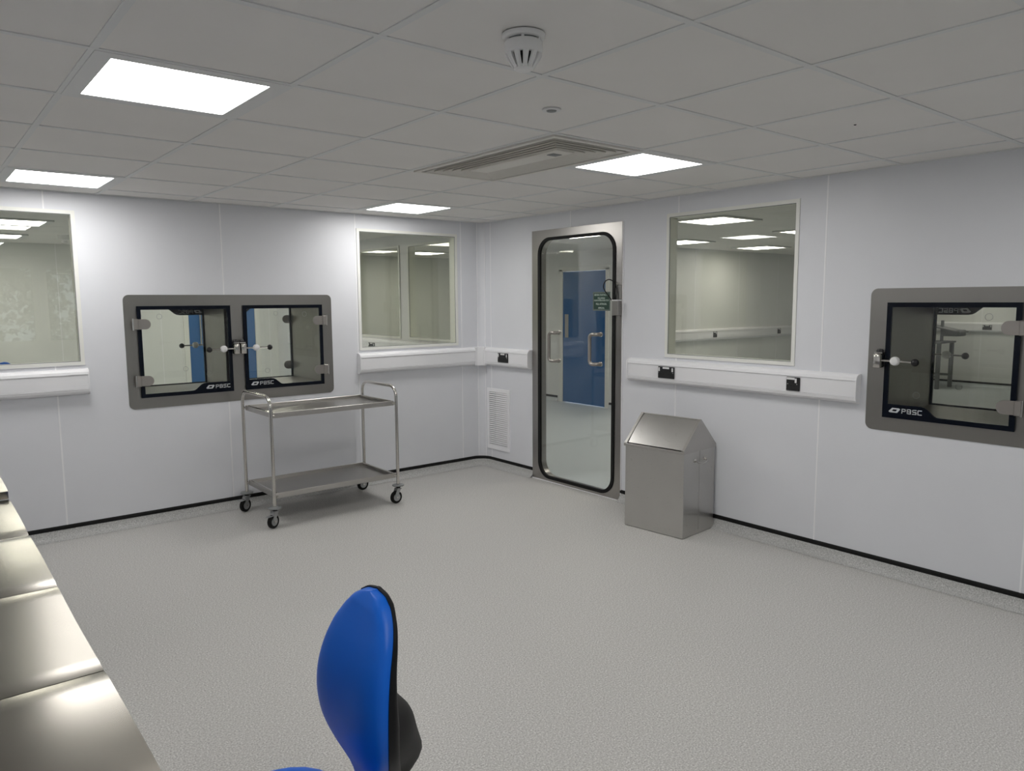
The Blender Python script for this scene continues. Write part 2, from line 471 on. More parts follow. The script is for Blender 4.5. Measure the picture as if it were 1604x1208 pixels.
# blue doors of the adjoining rooms
def blue_door(name, loc, rotz, w, handle_x):
    r = empty(name, loc, rotz, kind='structure')
    h = 2.035
    MB().box(-w/2+.004, w/2-.004, .0, .045, .012, h-.004, .002).build('door_leaf', 'bluedoor', r, smooth=0)
    for s in (-1, 1):
        x = s*(w/2+.035)
        MB().box(x-.035, x+.035, -.012, .07, 0, h+.035, .003).build('door_frame', 'frame', r, smooth=0)
    MB().box(-w/2-.07, w/2+.07, -.012, .07, h, h+.07, .003).build('door_frame', 'frame', r, smooth=0)
    if handle_x is not None: MB().box(handle_x-.04, handle_x+.04, -.003, .001, 1.02, 1.38, .001).build('push_plate', 'steel', r, smooth=0)
    return r
blue_door('door_2', (3.65, 2.30, 0), RIGHT, .915, -.37)
bd = blue_door('door_3', (-.80, 5.1, 0), 0, .93, None)
MB().tube([(-.32, -.004, 1.0), (-.32, -.05, 1.0), (-.32, -.05, 1.45), (-.32, -.004, 1.45)], .011, 10).build('pull_handle', 'chrome', bd)
MB().sheet([rect(-.20, -.06, 1.05, 1.75), rect(-.185, -.075, 1.065, 1.735)], -.004, .002).build('vision_panel_bead', 'steel', bd, smooth=0)
MB().box(-.187, -.073, -.002, .001, 1.063, 1.737).build('vision_panel', 'glass', bd, smooth=0)

# ================================================================== PASS-THROUGH HATCHES
def bars(mb, segs, ox, oz, s, w, y0, y1, mir):
    for x0, z0, x1, z1 in segs:
        a, b = sorted((x0, x1)); c, d = sorted((z0, z1))
        a -= w/2; b += w/2; c -= w/2; d += w/2
        X0, X1 = ox+mir*a*s, ox+mir*b*s
        mb.box(min(X0, X1), max(X0, X1), min(y0, y1), max(y0, y1), oz+c*s, oz+d*s)
GL = {'P': [(0, 0, 0, 1), (0, 1, .8, 1), (.8, 1, .8, .45), (0, .45, .8, .45)],
      'B': [(0, 0, 0, 1), (0, 1, .8, 1), (.8, 1, .8, 0), (0, .5, .8, .5), (0, 0, .8, 0)],
      'S': [(0, 1, .8, 1), (0, 1, 0, .5), (0, .5, .8, .5), (.8, .5, .8, 0), (0, 0, .8, 0)],
      'C': [(0, 1, .8, 1), (0, 1, 0, 0), (0, 0, .8, 0)]}
def hatch_door(root, x0, x1, z0, z1, hinge, far, depth):
    """framed glass door x0..x1; hinge +1 right / -1 left; far: on the other end of the chamber"""
    Y = (lambda y: depth-y) if far else (lambda y: y)
    B = .026; mir = -1 if far else 1
    d = MB().box(x0, x1, *sorted((Y(-.020), Y(-.010))), z0, z1).build('glass_door', 'glass_hatch', root, smooth=0)
    # navy border with the logo tab on the handle side, bottom (near door) or top (far door)
    a, b, c, e = x0+B, x1-B, z0+B, z1-B
    hs = -hinge                         # handle side
    xt = b if hs > 0 else a
    tab = [(xt, .052), (xt-hs*.175, .052), (xt-hs*.195, .049), (xt-hs*.212, .040), (xt-hs*.25, .008), (xt-hs*.262, .002), (xt-hs*.28, 0)]
    oth = a if hs > 0 else b
    if far:
        inner = [(x, e-t) for x, t in tab] + [(oth, e), (oth, c), (xt, c)]
    else:
        inner = [(x, c+t) for x, t in tab] + [(oth, c), (oth, e), (xt, e)]
    MB().sheet([rect(x0, x1, z0, z1), inner], Y(-.0212), Y(-.0088)).build('border_print', 'navy', d, smooth=0)
    # logo and lettering
    s = .027; mb = MB(); ys = (Y(-.0087), Y(-.0080)) if far else (Y(-.0213), Y(-.0222))
    zt = (e-.052+.013) if far else (c+.006)
    L = .178
    start = xt-hs*.002 - (L if hs > 0 else 0) if not far else (xt-hs*.002 if hs > 0 else xt+L)
    if not far and hs < 0: start = xt+.012
    if far and hs < 0: start = xt+.012+L
    X = lambda q: start+mir*q
    mb.sheet([[(X(0), zt+.007), (X(.018), zt+s), (X(.056), zt+s), (X(.062), zt+s-.006), (X(.046), zt), (X(.008), zt), (X(0), zt+.004)],
              [(X(.017), zt+.008), (X(.024), zt+s-.008), (X(.046), zt+s-.008), (X(.039), zt+.008)]], *ys)
    for k, ch in enumerate('PBSC'):
        bars(mb, GL[ch], X(.072+k*.0285), zt+.002, s-.004, .2, ys[0], ys[1], mir)
    mb.build('logo_lettering', 'print', d, smooth=0)
    # hinges
    xh = x1 if hinge > 0 else x0
    for zc in (z0+.122, z1-.128):
        i = -hinge
        out = [(xh-i*.028, zc-.036), (xh+i*.05, zc-.036)]
        out += [(xh+i*(.05+.036*math.cos(t)), zc+.036*math.sin(t)) for t in [-PI/2+PI*k/10 for k in range(1, 10)]]
        out += [(xh+i*.05, zc+.036), (xh-i*.028, zc+.036)]
        h = MB().sheet([out], Y(-.030), Y(-.0205)).build('hinge', 'hinge', d, smooth=30)
        MB().box(*sorted((xh-i*.030, xh+i*.004)), *sorted((Y(-.040), Y(-.003))), zc-.038, zc+.038, .004).build('hinge_knuckle', 'hinge', d)
        MB().lathe([(.007, -.042), (.007, .042)], 10, (xh-i*.0305, Y(-.034), zc)).build('hinge_pin', 'chrome', d)
    # rotary latch with lever, white boss and black ball
    zc = (z0+z1)/2+.001; xl = (x1+.023) if hs > 0 else (x0-.023)
    i = -hs                                                     # lever points into the glass
    MB().box(xl-.0215, xl+.0215, *sorted((Y(-.075), Y(-.002))), zc-.044, zc+.036, .008, 2).build('latch_body', 'chrome', d)
    MB().box(xl-.022, xl+.022, *sorted((Y(-.055), Y(-.002))), zc+.037, zc+.046, .002).build('latch_collar', 'chrome', d)
    MB().lathe([(.020, 0), (.020, .006), (.014, .016), (0, .020)], 16, (xl, Y(-.032), zc+.046)).build('latch_cap', 'black', d)
    MB().tube([(xl+i*.018, Y(-.06), zc), (xl+i*.11, Y(-.062), zc-.001), (xl+i*.21, Y(-.062), zc-.002)], .0055, 10).build('lever_rod', 'chrome', d)
    MB().lathe([(.012, -.022), (.022, -.016), (.0255, -.004), (.0255, .006), (.02, .016), (.008, .02)], 20, (xl+i*.098, Y(-.062), zc), 'Y').build('white_boss', 'white', d)
    MB().ball((xl+i*.205, Y(-.062), zc-.002), .0205).build('ball_knob', 'black', d)
    # clear round bumpers
    for bx, bz in ((xh-hinge*.15, z1-.075), (xt+i*.15, z0+.14)):
        MB().tube([(bx+.018*math.cos(2*PI*k/24), Y(-.009), bz+.018*math.sin(2*PI*k/24)) for k in range(24)], .0014, 6, closed=True).build('round_bumper', 'zinc', d)
    return d
def hatch(loc, rotz, px0, px1, doors, label):
    root = empty('pass_through_hatch', loc, rotz, label, 'hatch')
    D = .58; z0, z1 = .843, 1.657
    openings = [(a+.014, b-.014) for a, b, _ in doors]
    MB().sheet([rrect(px0, px1, z0, z1, .04)] + [rect(a, b, .94, 1.56) for a, b in openings], -.004, .0015).build('face_plate', 'steel_plate', root, smooth=0)
    MB().sheet([rrect(px0+.04, px1-.04, z0+.04, z1-.04, .02)] + [rect(a, b, .94, 1.56) for a, b in openings], D-.02, D+.003).build('rear_plate', 'steel_h', root, smooth=0)
    for (a, b), (da, db, hg) in zip(openings, doors):
        MB().sheet([rect(a-.012, b+.012, .928, 1.572), rect(a+.003, b-.003, .943, 1.557)], .0017, D-.0205).build('chamber', 'steel_plate', root, smooth=0)
        hatch_door(root, da, db, .923, 1.577, hg, False, D)
        hatch_door(root, da, db, .923, 1.577, hg, True, D)
    return root
hatch((0, 0, 0), 0, -3.142, -1.572, [(-3.061, -2.408, -1), (-2.312, -1.662, 1)], 'steel double pass-through hatch with two glass doors above the trolley')
hatch((0, 0, 0), RIGHT, 3.739, 4.600, [(3.841, 4.501, 1)], 'steel single pass-through hatch in the wall past the waste bin')

# ================================================================== TRUNKING AND SOCKETS
Z0, Z1 = .985, 1.157
def trunk_profile(k=1.0):
    z0, z1 = Z0, Z1
    pr = [(.001, z0), (-.022, z0), (-.040, z0+.006), (-.051, z0+.018), (-.056, z0+.036), (-.049, z0+.0375),
          (-.049, z1-.0375), (-.056, z1-.036), (-.051, z1-.018), (-.040, z1-.006), (-.022, z1), (.001, z1)]
    return pr
def trunking(name, loc, rotz, runs, caps, label, group='white dado trunking runs'):
    root = empty(name, loc, rotz, label, 'trunking', group)
    for u0, u1, rz in runs:
        p = empty  # runs are meshes under the root, rotated for the second wall
        o = MB().profile(trunk_profile(), u0, u1).build('trunking_body', 'pvc', root, rotz=rz, smooth=25)
        MB().box(u0, u1, -.0520, -.048, Z0+.041, Z1-.041).build('trunking_lid', 'pvc', o, smooth=0)
    for u, rz in caps:
        pr = [(y*1.05-.001, (z-1.071)*1.02+1.071) for y, z in trunk_profile() if not (-.0495 < y < -.0485 and Z0+.03 < z < Z1-.03)]
        MB().profile(pr, u-.004, u+.004).build('end_cap', 'pvc', root, rotz=rz, smooth=25)
    return root
trunking('cable_trunking', (0, 0, 0), 0, [(XW, -3.392, 0)], [(-3.392, 0)], 'white dado trunking under the window beside the double hatch')
t2 = trunking('cable_trunking', (0, 0, 0), 0, [(-1.342, -.02, 0), (.02, .74, RIGHT)], [(-1.342, 0), (.738, RIGHT)], 'white dado trunking bending round the room corner')
mb = MB()
for z in (1,):
    pr = [(-.125, .002), (-.125, -.057), (-.105, -.0575), (-.0575, -.085), (-.057, -.105), (.002, -.105), (.002, .002)]
    A = [mb.bm.verts.new((x, y, Z0-.002)) for x, y in pr]; B = [mb.bm.verts.new((x, y, Z1+.002)) for x, y in pr]
    for i in range(len(pr)): mb.bm.faces.new((A[i], A[(i+1) % 7], B[(i+1) % 7], B[i]))
    mb.bm.faces.new(A); mb.bm.faces.new(list(reversed(B)))
mb.build('corner_piece', 'pvc', t2, smooth=0)
trunking('cable_trunking', (0, 0, 0), RIGHT, [(1.915, 3.698, 0)], [(1.917, 0), (3.698, 0)], 'white dado trunking above the waste bin')
trunking('cable_trunking', (0, 0, 0), RIGHT, [(-4.6, -.12, 0)], [], 'white dado trunking under the two windows of the next room')
trunking('cable_trunking', (0, 1.05, 0), 0, [(3.67, 10.5, 0)], [(3.674, 0)], 'white dado trunking seen through the window above the waste bin')
trunking('cable_trunking', (10.6, 0, 0), RIGHT, [(-1.0, 4.9, 0)], [], 'white dado trunking seen through the single hatch')

def socket(loc, rotz, dbl, label, group=None):
    """black power socket with white rockers"""
    r = empty('power_socket', loc, rotz, label, 'power socket', group)
    w = .0755 if dbl else .046
    MB().box(-w, w, -.009, .0, -.043, .043, .004).build('socket_plate', 'black', r, smooth=0)
    rk = [-w+.014, w-.016] if dbl else [w-.026]
    for x in rk:
        MB().box(x-.0065, x+.0065, -.0125, -.008, .008, .036, .002).build('rocker_switch', 'white', r, smooth=0)
    lx = (-.03, .03) if dbl else (-.042, .012)
    MB().box(*lx, -.0096, -.0088, .027, .040).build('label_strip', 'white', r, smooth=0)
    for x in ((-w+.011, w-.011) if dbl else (-w+.012, w-.018)):
        MB().lathe([(.0038, -.0105), (.0038, -.008)], 10, (x, 0, 0), 'Y').build('screw', 'chrome', r)
    for c in ((-.036, .036) if dbl else (0,)):
        mb = MB()
        for dx, dz, a, b in ((0, .009, .0022, .0045), (-.011, -.012, .0045, .002), (.011, -.012, .0045, .002)):
            mb.box(c+dx-a, c+dx+a, -.0094, -.0089, dz-b, dz+b)
        mb.build('pin_holes', 'dark', r, smooth=0)
    return r
socket((-.0520, -.387, 1.071), RIGHT, True, 'black double power socket on the trunking beside the glazed door')
socket((-.0520, -2.300, 1.071), RIGHT, True, 'black double power socket on the trunking above the waste bin')
socket((-.0520, -3.303, 1.071), RIGHT, False, 'black single power socket near the end of the trunking above the waste bin')
socket((-.0520, 2.11, 1.071), RIGHT, True, 'black power socket seen through the corner window')
socket((5.14, .998, 1.071), 0, False, 'black power socket seen through the window above the bin, closer to the trunking end', 'sockets seen through the window')
socket((6.90, .998, 1.071), 0, False, 'black power socket seen through the window above the bin, farther along the trunking', 'sockets seen through the window')
socket((10.548, -.86, 1.071), RIGHT, True, 'black power socket seen through the single hatch')

# ================================================================== CEILING FITTINGS
def light_panel(cx, cy, m, label, group, z=H, name='ceiling_light_panel'):
    r = empty(name, (cx, cy, z), 0, label, 'light', group)
    mb = MB()
    o, i_ = .296, .243
    for s in (-1, 1):
        mb.box(-o, o, min(s*o, s*i_), max(s*o, s*i_), -.002, .012)
        mb.box(min(s*o, s*i_), max(s*o, s*i_), -i_, i_, -.002, .012)
    mb.build('light_frame', 'tee', r, smooth=0)
    MB().box(-.243, .243, -.243, .243, .001, .009).build('diffuser', m, r, smooth=0)
LBL = {(5, 0): 'lit square LED ceiling panel above the window beside the double hatch', (1, 0): 'lit square LED ceiling panel above the corner window',
       (5, 4): 'lit square LED ceiling panel over the steel bench sections, away from the walls', (1, 4): 'lit square LED ceiling panel directly beside the ceiling vent'}
for i, j in LIGHTS:
    light_panel(GX[i]-.3, GY[j]-.3, 'led', LBL.get((i, j), 'lit square LED ceiling panel behind the steel benches'), 'LED ceiling panels',
                name='ceiling_light_panel_offscreen' if j == 8 else 'ceiling_light_panel')
for x, y in ((-3.53, 2.27), (-3.53, 4.0), (-1.1, 2.27), (-1.1, 4.0)):
    light_panel(x, y, 'led3', 'lit LED ceiling panel in the next room behind the double hatch', 'LED panels of the hatch-side room', H-.013)
for x, y in ((1.56, -1.54), (3.34, -1.50), (3.42, .30), (5.2, .30), (9.7, -.75)):
    light_panel(x, y, 'led2', 'lit warm LED ceiling panel in the hall beyond the right wall', 'LED panels of the hall', H-.013)
for x, y in ((1.58, .42), (1.9, 4.0)):
    light_panel(x, y, 'led2', 'lit LED ceiling panel in the corridor behind the glazed door', 'LED panels of the corridor', H-.013)

# air vent with concentric louvres
ac = empty('ceiling_air_vent', (-1.7585, -2.676, H), 0, 'cream rectangular ceiling air vent with concentric louvres', 'vent')
ox, oy = .286, .586
mb = MB()
for s in (-1, 1):
    mb.box(-ox, ox, min(s*oy, s*(oy-.028)), max(s*oy, s*(oy-.028)), -.008, .012)
    mb.box(min(s*ox, s*(ox-.028)), max(s*ox, s*(ox-.028)), -(oy-.028), oy-.028, -.008, .012)
mb.build('vent_frame', 'acw', ac, smooth=0)
for k in range(5):
    e = .046+.036*k; h = .032; mb = MB()
    R4 = lambda q: [(-ox+q, -oy+q), (ox-q, -oy+q), (ox-q, oy-q), (-ox+q, oy-q)]
    pts = [(e, -.0082), (e+.003, -.0082), (e+.029, .018), (e+.026, .019), (e, -.0040)]
    rg = [[mb.bm.verts.new((*p, z)) for p in R4(q)] for q, z in pts]
    for u, v in zip(rg, rg[1:]+rg[:1]):
        for i in range(4):
            j = (i+1) % 4; mb.bm.faces.new((u[i], u[j], v[j], v[i]))
    mb.build('louvre_ring', 'acw', ac, smooth=0)
MB().box(-ox+.226, ox-.226, -oy+.226, oy-.226, -.008, .006, .003).build('centre_panel', 'acw', ac, smooth=0)
MB().box(-.03, .03, -.30, -.25, -.011, -.007, .002).build('sensor_window', 'greyp', ac, smooth=0)
mb = MB().box(-ox+.004, ox-.004, -oy+.004, oy-.004, .088, .092)
for s_ in (-1, 1):
    mb.box(*sorted((s_*(ox-.004), s_*(ox-.007))), -oy+.004, oy-.004, .010, .089)
    mb.box(-ox+.004, ox-.004, *sorted((s_*(oy-.004), s_*(oy-.007))), .010, .089)
mb.build('vent_plenum', 'greyp', ac, smooth=0)

# smoke detector with sounder base
sd = empty('smoke_detector', (-2.955, -4.132, H), 0, 'white round smoke detector on the ceiling', 'smoke detector')
MB().lathe([(.060, .0), (.060, -.006), (.056, -.012), (.050, -.014)], 40).build('detector_base', 'white', sd)
MB().lathe([(.046, -.012), (.046, -.020)], 40).build('sound_slots', 'greyp', sd)
mb = MB()
for k in range(6):
    a = 2*PI*k/6+.3
    mb.box(-.004, .004, .040, .0515, -.021, -.012)
    bmesh.ops.rotate(mb.bm, verts=mb.bm.verts[-8:], cent=(0, 0, 0), matrix=Matrix.Rotation(a, 3, 'Z'))
mb.build('slot_ribs', 'white', sd, smooth=0)
MB().lathe([(.050, -.019), (.0525, -.021), (.0525, -.042), (.0505, -.049), (.047, -.052), (.034, -.053)], 40).build('detector_body', 'white', sd)
MB().lathe([(.039, -.052), (.019, -.086)], 24).build('sensor_chamber', 'dark', sd)
MB().lathe([(.027, -.083), (.027, -.090), (.022, -.095), (0, -.096)], 32).build('sensor_cap', 'white', sd)
mb = MB()
for k in range(11):
    a = 2*PI*k/11+.15
    mb.tube([(.044*math.cos(a), .044*math.sin(a), -.050), (.040*math.cos(a), .040*math.sin(a), -.062), (.024*math.cos(a), .024*math.sin(a), -.088)], [.0095, .0085, .0065], 6)
mb.build('cage_ribs', 'white', sd, smooth=0)
# small flush sensor and screw
fs = empty('ceiling_sensor', (-2.345, -3.576, H), 0, 'small flush round grey ceiling sensor', 'sensor')
MB().lathe([(.037, .002), (.037, -.004), (.030, -.006), (.022, -.004)], 32).build('sensor_ring', 'tee', fs)
MB().lathe([(.021, -.003), (.018, -.007), (0, -.009)], 24).build('sensor_lens', 'greyp', fs)
tag(MB().lathe([(.006, .004), (.006, -.001), (.003, -.003), (0, -.003)], 12).build('screw_head', 'black', None, (-1.148, -4.173, H+.003)), 'tiny dark screw head in a ceiling tile', 'screw')
# smoke detector of the next room
s2 = empty('smoke_detector', (-2.92, 3.61, H), 0, 'white smoke detector seen through the window beside the double hatch', 'smoke detector')
MB().lathe([(.062, 0), (.058, -.012), (.055, -.05), (.03, -.058), (.028, -.085), (0, -.09)], 28).build('detector_body', 'white', s2)
MB().lathe([(.0575, -.012), (.0575, -.016)], 28).build('sound_slots', 'greyp', s2)

# ================================================================== WALL VENT
lv = empty('wall_vent_grille', (0, -.248, .47), RIGHT, 'white louvred wall vent grille low beside the corner', 'vent grille')
MB().sheet([rect(-.170, .170, -.295, .295), rect(-.140, .140, -.262, .262)], -.010, .001).build('grille_frame', 'joint', lv, smooth=0)
MB().sheet([rect(-.1405, .1405, -.263, .263), rect(-.139, .139, -.2615, .2615)], .0, .078).build('duct_lining', 'zinc', lv, smooth=0)
MB().box(-.1405, .1405, .076, .0795, -.263, .263).build('grille_back', 'annex', lv, smooth=0)
pr = [(-.001, .004), (-.009, -.0065), (-.009, -.0085), (-.001, .0015)]
first = None
for k in range(27):
    z = -.2525+k*.01945
    if first is None: first = MB().profile(pr, -.139, .139).build('grille_slat', 'joint', lv, (0, 0, z), smooth=0)
    else: share(first, lv, (0, 0, z))

# ================================================================== DOOR FITTINGS
sg = empty('door_sign', (-.0065, -1.596, 1.59), RIGHT, 'small green notice with white text on the door glass', 'sign')
MB().box(-.095, .095, -.0015, .0, -.075, .075).build('sign_edge', 'signedge', sg, smooth=0)
MB().box(-.085, .085, -.0022, -.0012, -.064, .064).build('sign_panel', 'green', sg, smooth=0)
def text(body, size, loc, parent, m, name='lettering'):
    cu = bpy.data.curves.new(name, 'FONT'); cu.body = body; cu.size = size; cu.align_x = 'CENTER'; cu.align_y = 'CENTER'
    cu.extrude = .0002; cu.offset = .0003
    o = bpy.data.objects.new(name, cu); COL.objects.link(o)
    dg = bpy.context.evaluated_depsgraph_get(); me = bpy.data.meshes.new_from_object(o.evaluated_get(dg))
    bpy.data.objects.remove(o); me.materials.clear(); me.materials.append(M[m]); me.name = name
    q = bpy.data.objects.new(name, me); COL.objects.link(q); q.parent = parent; q.location = loc; q.rotation_euler = (PI/2, 0, 0)
    w = me and max(v.co.x for v in me.vertices)-min(v.co.x for v in me.vertices)
    return q, w
for body, z, wd, sz in (('BEFORE STARTING OK', .050, .155, .020), ('FOLLOWING', .024, .078, .019), ('DOOR INTERLOCKED STOP', .006, .160, .018), ('PULL ASTRAGAL', -.022, .118, .021), ('APPROVAL', -.054, .070, .019)):
    q, w = text(body, sz, (0, -.0026, z), sg, 'signtxt')
    q.scale.x = wd/w
lk = empty('door_lock', (0, -1.783, 1.54), RIGHT, 'small steel lock box with a looped black cable on the door frame', 'lock')
MB().box(-.036, .030, -.050, -.009, -.062, .052, .004).build('lock_body', 'steel_plate', lk, smooth=0)
MB().box(-.038, .032, -.053, -.009, .052, .062, .002).build('lock_cap', 'white', lk, smooth=0)
MB().box(-.026, .028, -.018, -.0095, .063, .178, .004).build('lock_plate', 'steel_plate', lk, smooth=0)
loop = [(-.028, -.03, .058), (-.045, -.034, .052), (-.07, -.036, .078), (-.105, -.038, .115), (-.132, -.038, .150), (-.136, -.036, .180), (-.118, -.034, .208), (-.088, -.03, .219),
        (-.058, -.028, .212), (-.030, -.026, .192), (-.012, -.026, .160), (-.004, -.026, .120), (-.006, -.028, .085), (-.010, -.03, .058)]
def smooth_path(p, n=5):
    out = []; p = [Vector(q) for q in p]
    for i in range(len(p)-1):
        a, b, c, d = p[max(i-1, 0)], p[i], p[i+1], p[min(i+2, len(p)-1)]
        for k in range(n):
            t = k/n
            out.append(.5*((2*b)+(c-a)*t+(2*a-5*b+4*c-d)*t*t+(3*b-a-3*c+d)*t**3))
    out.append(p[-1]); return out
MB().tube(smooth_path(loop), .0042, 8).build('cable', 'rubber', lk)

# ================================================================== TROLLEY
tr = empty('steel_trolley', (-1.886, -.42, 0), 0, 'two-tier stainless steel trolley on castors below the double hatch', 'trolley')
lx, ly = .505, .278
def utube(x):
    r = .085; zt = .935; p = [(x, -ly, .135), (x, -ly, .5)]
    for k in range(9):
        a = PI/2*k/8; p.append((x, -ly+r-r*math.cos(a), zt-r+r*math.sin(a)))
    for k in range(9):
        a = PI/2*k/8; p.append((x, ly-r+r*math.sin(a), zt-r+r*math.cos(a)))
    return p+[(x, ly, .5), (x, ly, .135)]
for x in (-lx, lx): MB().tube(utube(x), .0125, 14).build('end_frame', 'chrome', tr)
def shelf(zt):
    a, b = .487, .262
    mb = MB().box(-a, a, -b, b, zt-.028, zt-.024)
    s = mb.build('shelf', 'steel_h', tr, smooth=0)
    for sgn in (-1, 1):
        MB().box(-a-.004, a+.004, sgn*b-.004, sgn*b+.004, zt-.038, zt, .002).build('shelf_lip', 'steel_h', s, smooth=0)
        MB().box(sgn*a-.004, sgn*a+.004, -b, b, zt-.038, zt-.002, .002).build('shelf_lip', 'steel_h', s, smooth=0)
        MB().tube([(sgn*(a-.012), -b+.03, zt-.004), (sgn*(a-.012), b-.03, zt-.004)], .007, 10).build('end_rail', 'chrome', s)
        for t in (-1, 1):
            MB().tube([(sgn*(a-.01), t*(b-.0), zt-.02), (sgn*lx, t*ly, zt-.02)], .009, 8).build('corner_bolt', 'chrome', s)
    return s
shelf(.822); shelf(.242)
for x in (-lx, lx):
    for y in (-ly, ly):
        dx, dy = (-.018, -.014)
        ang = math.radians(28 if x < 0 else 5)
        c = MB().lathe([(.030, .152), (.046, .148), (.048, .142), (.044, .138), (.020, .134)], 28).build('castor', 'greyp', tr, (x, y, 0))
        c.rotation_euler.z = ang
        MB().lathe([(.015, .118), (.019, .136)], 14).build('castor_stem', 'black', c)
        f = MB()
        for s in (-1, 1):
            f.sheet([[(-.008, .03+.02), (-.022, .045), (-.026, .055), (-.012, .07), (.016, .12), (-.02, .124), (-.042, .07), (-.03, .04), (-.018, .036)]], s*.017, s*.0205)
        f.box(-.022, .018, -.0205, .0205, .116, .122)
        f.build('castor_fork', 'zinc', c, smooth=0)
        MB().lathe([(.030, -.013), (.046, -.014), (.050, -.009), (.050, .009), (.046, .014), (.030, .013)], 28, (-.022, 0, .05), 'Y').build('castor_wheel', 'rubber', c)
        MB().lathe([(.031, -.0145), (.031, .0145)], 24, (-.022, 0, .05), 'Y').build('wheel_hub', 'zinc', c)
        MB().lathe([(.008, -.022), (.008, .022)], 12, (-.022, 0, .05), 'Y').build('axle', 'chrome', c)
        if x < 0:
            MB().box(-.078, -.030, -.018, .018, .092, .096, .001).build('brake_lever', 'zinc', c, smooth=0)
            MB().box(-.035, -.012, -.016, .016, .092, .116, .002).build('brake_arm', 'zinc', c, smooth=0)

# ================================================================== WASTE BIN
bn = empty('waste_bin', (-.236, -2.490, 0), RIGHT+math.radians(5), 'stainless steel waste bin with gabled swing top', 'bin')
bw, bd_, he, hr = .241, .194, .592, .790    # local x along the wall, local y into the wall
MB().box(-bw, bw, -bd_, bd_, .002, he, .003).build('bin_body', 'steel', bn, smooth=0)
lid = MB()
for s in (-1, 1):   # gable ends
    x0, x1 = sorted((s*bw*1.0, s*(bw+.004)))
    A = [(x0, -bd_-.004, he-.012), (x0, bd_+.004, he-.012), (x0, bd_+.004, he+.006), (x0, 0, hr), (x0, -bd_-.004, he+.006)]
    v0 = [lid.bm.verts.new(p) for p in A]; v1 = [lid.bm.verts.new((x1, p[1], p[2])) for p in A]
    for i in range(5): lid.bm.faces.new((v0[i], v0[(i+1) % 5], v1[(i+1) % 5], v1[i]))
    lid.bm.faces.new(v0); lid.bm.faces.new(list(reversed(v1)))
lid.box(-bw-.008, bw+.008, -bd_-.010, -bd_, he-.014, he+.006, .002)
lid.box(-bw-.004, bw+.004, bd_, bd_+.006, he-.014, he+.006, .002)
lo = lid.build('bin_top', 'steel_h', bn, smooth=0)
sl = math.atan2(hr-he-.004, bd_+.004); Ls = math.hypot(hr-he-.004, bd_+.004)
def slope(parent, name, m, x0, x1, a0, a1, t0, t1, side):
    """box lying on the roof slope; a along the slope from the eave, t out of the slope"""
    mb = MB().box(x0, x1, a0, a1, t0, t1, .0015)
    bmesh.ops.rotate(mb.bm, verts=mb.bm.verts, cent=(0, 0, 0), matrix=Matrix.Rotation(sl, 3, 'X'))
    bmesh.ops.translate(mb.bm, verts=mb.bm.verts, vec=(0, -bd_-.004, he+.004))
    if side > 0: bmesh.ops.scale(mb.bm, verts=mb.bm.verts, vec=(1, -1, 1))
    return mb.build(name, m, parent, smooth=0)
for sd_ in (-1, 1):
    slope(lo, 'top_rail', 'steel_h', -bw-.004, -bw+.018, 0, Ls, -.002, .007, sd_)
    slope(lo, 'top_rail', 'steel_h', bw-.018, bw+.004, 0, Ls, -.002, .007, sd_)
    mb = MB(); n = 10
    pr = [(.012+(Ls-.014)*k/n, -.001+.005*(1-(2*k/n-1)**2)) for k in range(n+1)]
    mb.profile(pr+[(Ls-.002, -.004), (.012, -.004)], -bw+.020, bw-.020)
    bmesh.ops.rotate(mb.bm, verts=mb.bm.verts, cent=(0, 0, 0), matrix=Matrix.Rotation(sl, 3, 'X'))
    bmesh.ops.translate(mb.bm, verts=mb.bm.verts, vec=(0, -bd_-.004, he+.004))
    if sd_ > 0: bmesh.ops.scale(mb.bm, verts=mb.bm.verts, vec=(1, -1, 1))
    mb.build('swing_flap', 'steel', bn, smooth=25)
MB().tube([(-bw-.004, 0, hr+.001), (bw+.004, 0, hr+.001)], .004, 8).build('ridge_fold', 'steel_h', lo)
for s in (-1, 1):
    x = s*(bw+.001)
    MB().tube(smooth_path([(x, -.062, .520), (x+s*.022, -.052, .508), (x+s*.028, 0, .498), (x+s*.022, .052, .508), (x, .062, .520)], 4), .0045, 8).build('side_handle', 'chrome', bn)
    for y in (-.062, .062):
        MB().box(min(x-s*.001, x+s*.004), max(x-s*.001, x+s*.004), y-.016, y+.016, .508, .532, .001).build('handle_bracket', 'chrome', bn, smooth=0)
    MB().box(min(x-s*.001, x+s*.0012), max(x-s*.001, x+s*.0012), -.0016, .0016, .03, .60).build('side_seam', 'steel', bn, smooth=0)

# ================================================================== STEEL BENCHES ALONG THE SIDE WALL
def bench(y0, y1, zt, label, group=None, bow=.002):
    r = empty('steel_bench', ((XW-4.074)/2, (y0+y1)/2, 0), 0, label, 'bench', group)
    hx, hy = (-4.074-XW)/2-.001, (y1-y0)/2-.0015
    mb = MB()
    nx = 2; ny = 10
    NYb = 16; prof = []
    for k in range(NYb+1):
        t = -1+2*k/NYb; prof.append((t*hy, zt+bow*(1-t*t)-.0035*(abs(t) > .999)))
    for k in (NYb-.12, .12):
        pass
    prof = [(-hy, zt-.035)]+prof+[(hy, zt-.035)]
    mb.profile(prof, -hx, hx).build('bench_top', 'bench', r, smooth=25)
    for s in (-1, 1):
        for t in (-1, 1):
            MB().box(s*(hx-.05)-.02, s*(hx-.05)+.02, t*(hy-.05)-.02, t*(hy-.05)+.02, 0, zt-.034, .003).build('bench_leg', 'steel', r, smooth=0)
    MB().box(-hx+.05, hx-.05, -hy+.05, hy-.05, .18, .21, .003).build('lower_shelf', 'steel_h', r, smooth=0)
    return r
bs = [-4.68, -4.085, -3.483, -2.896, -2.308]
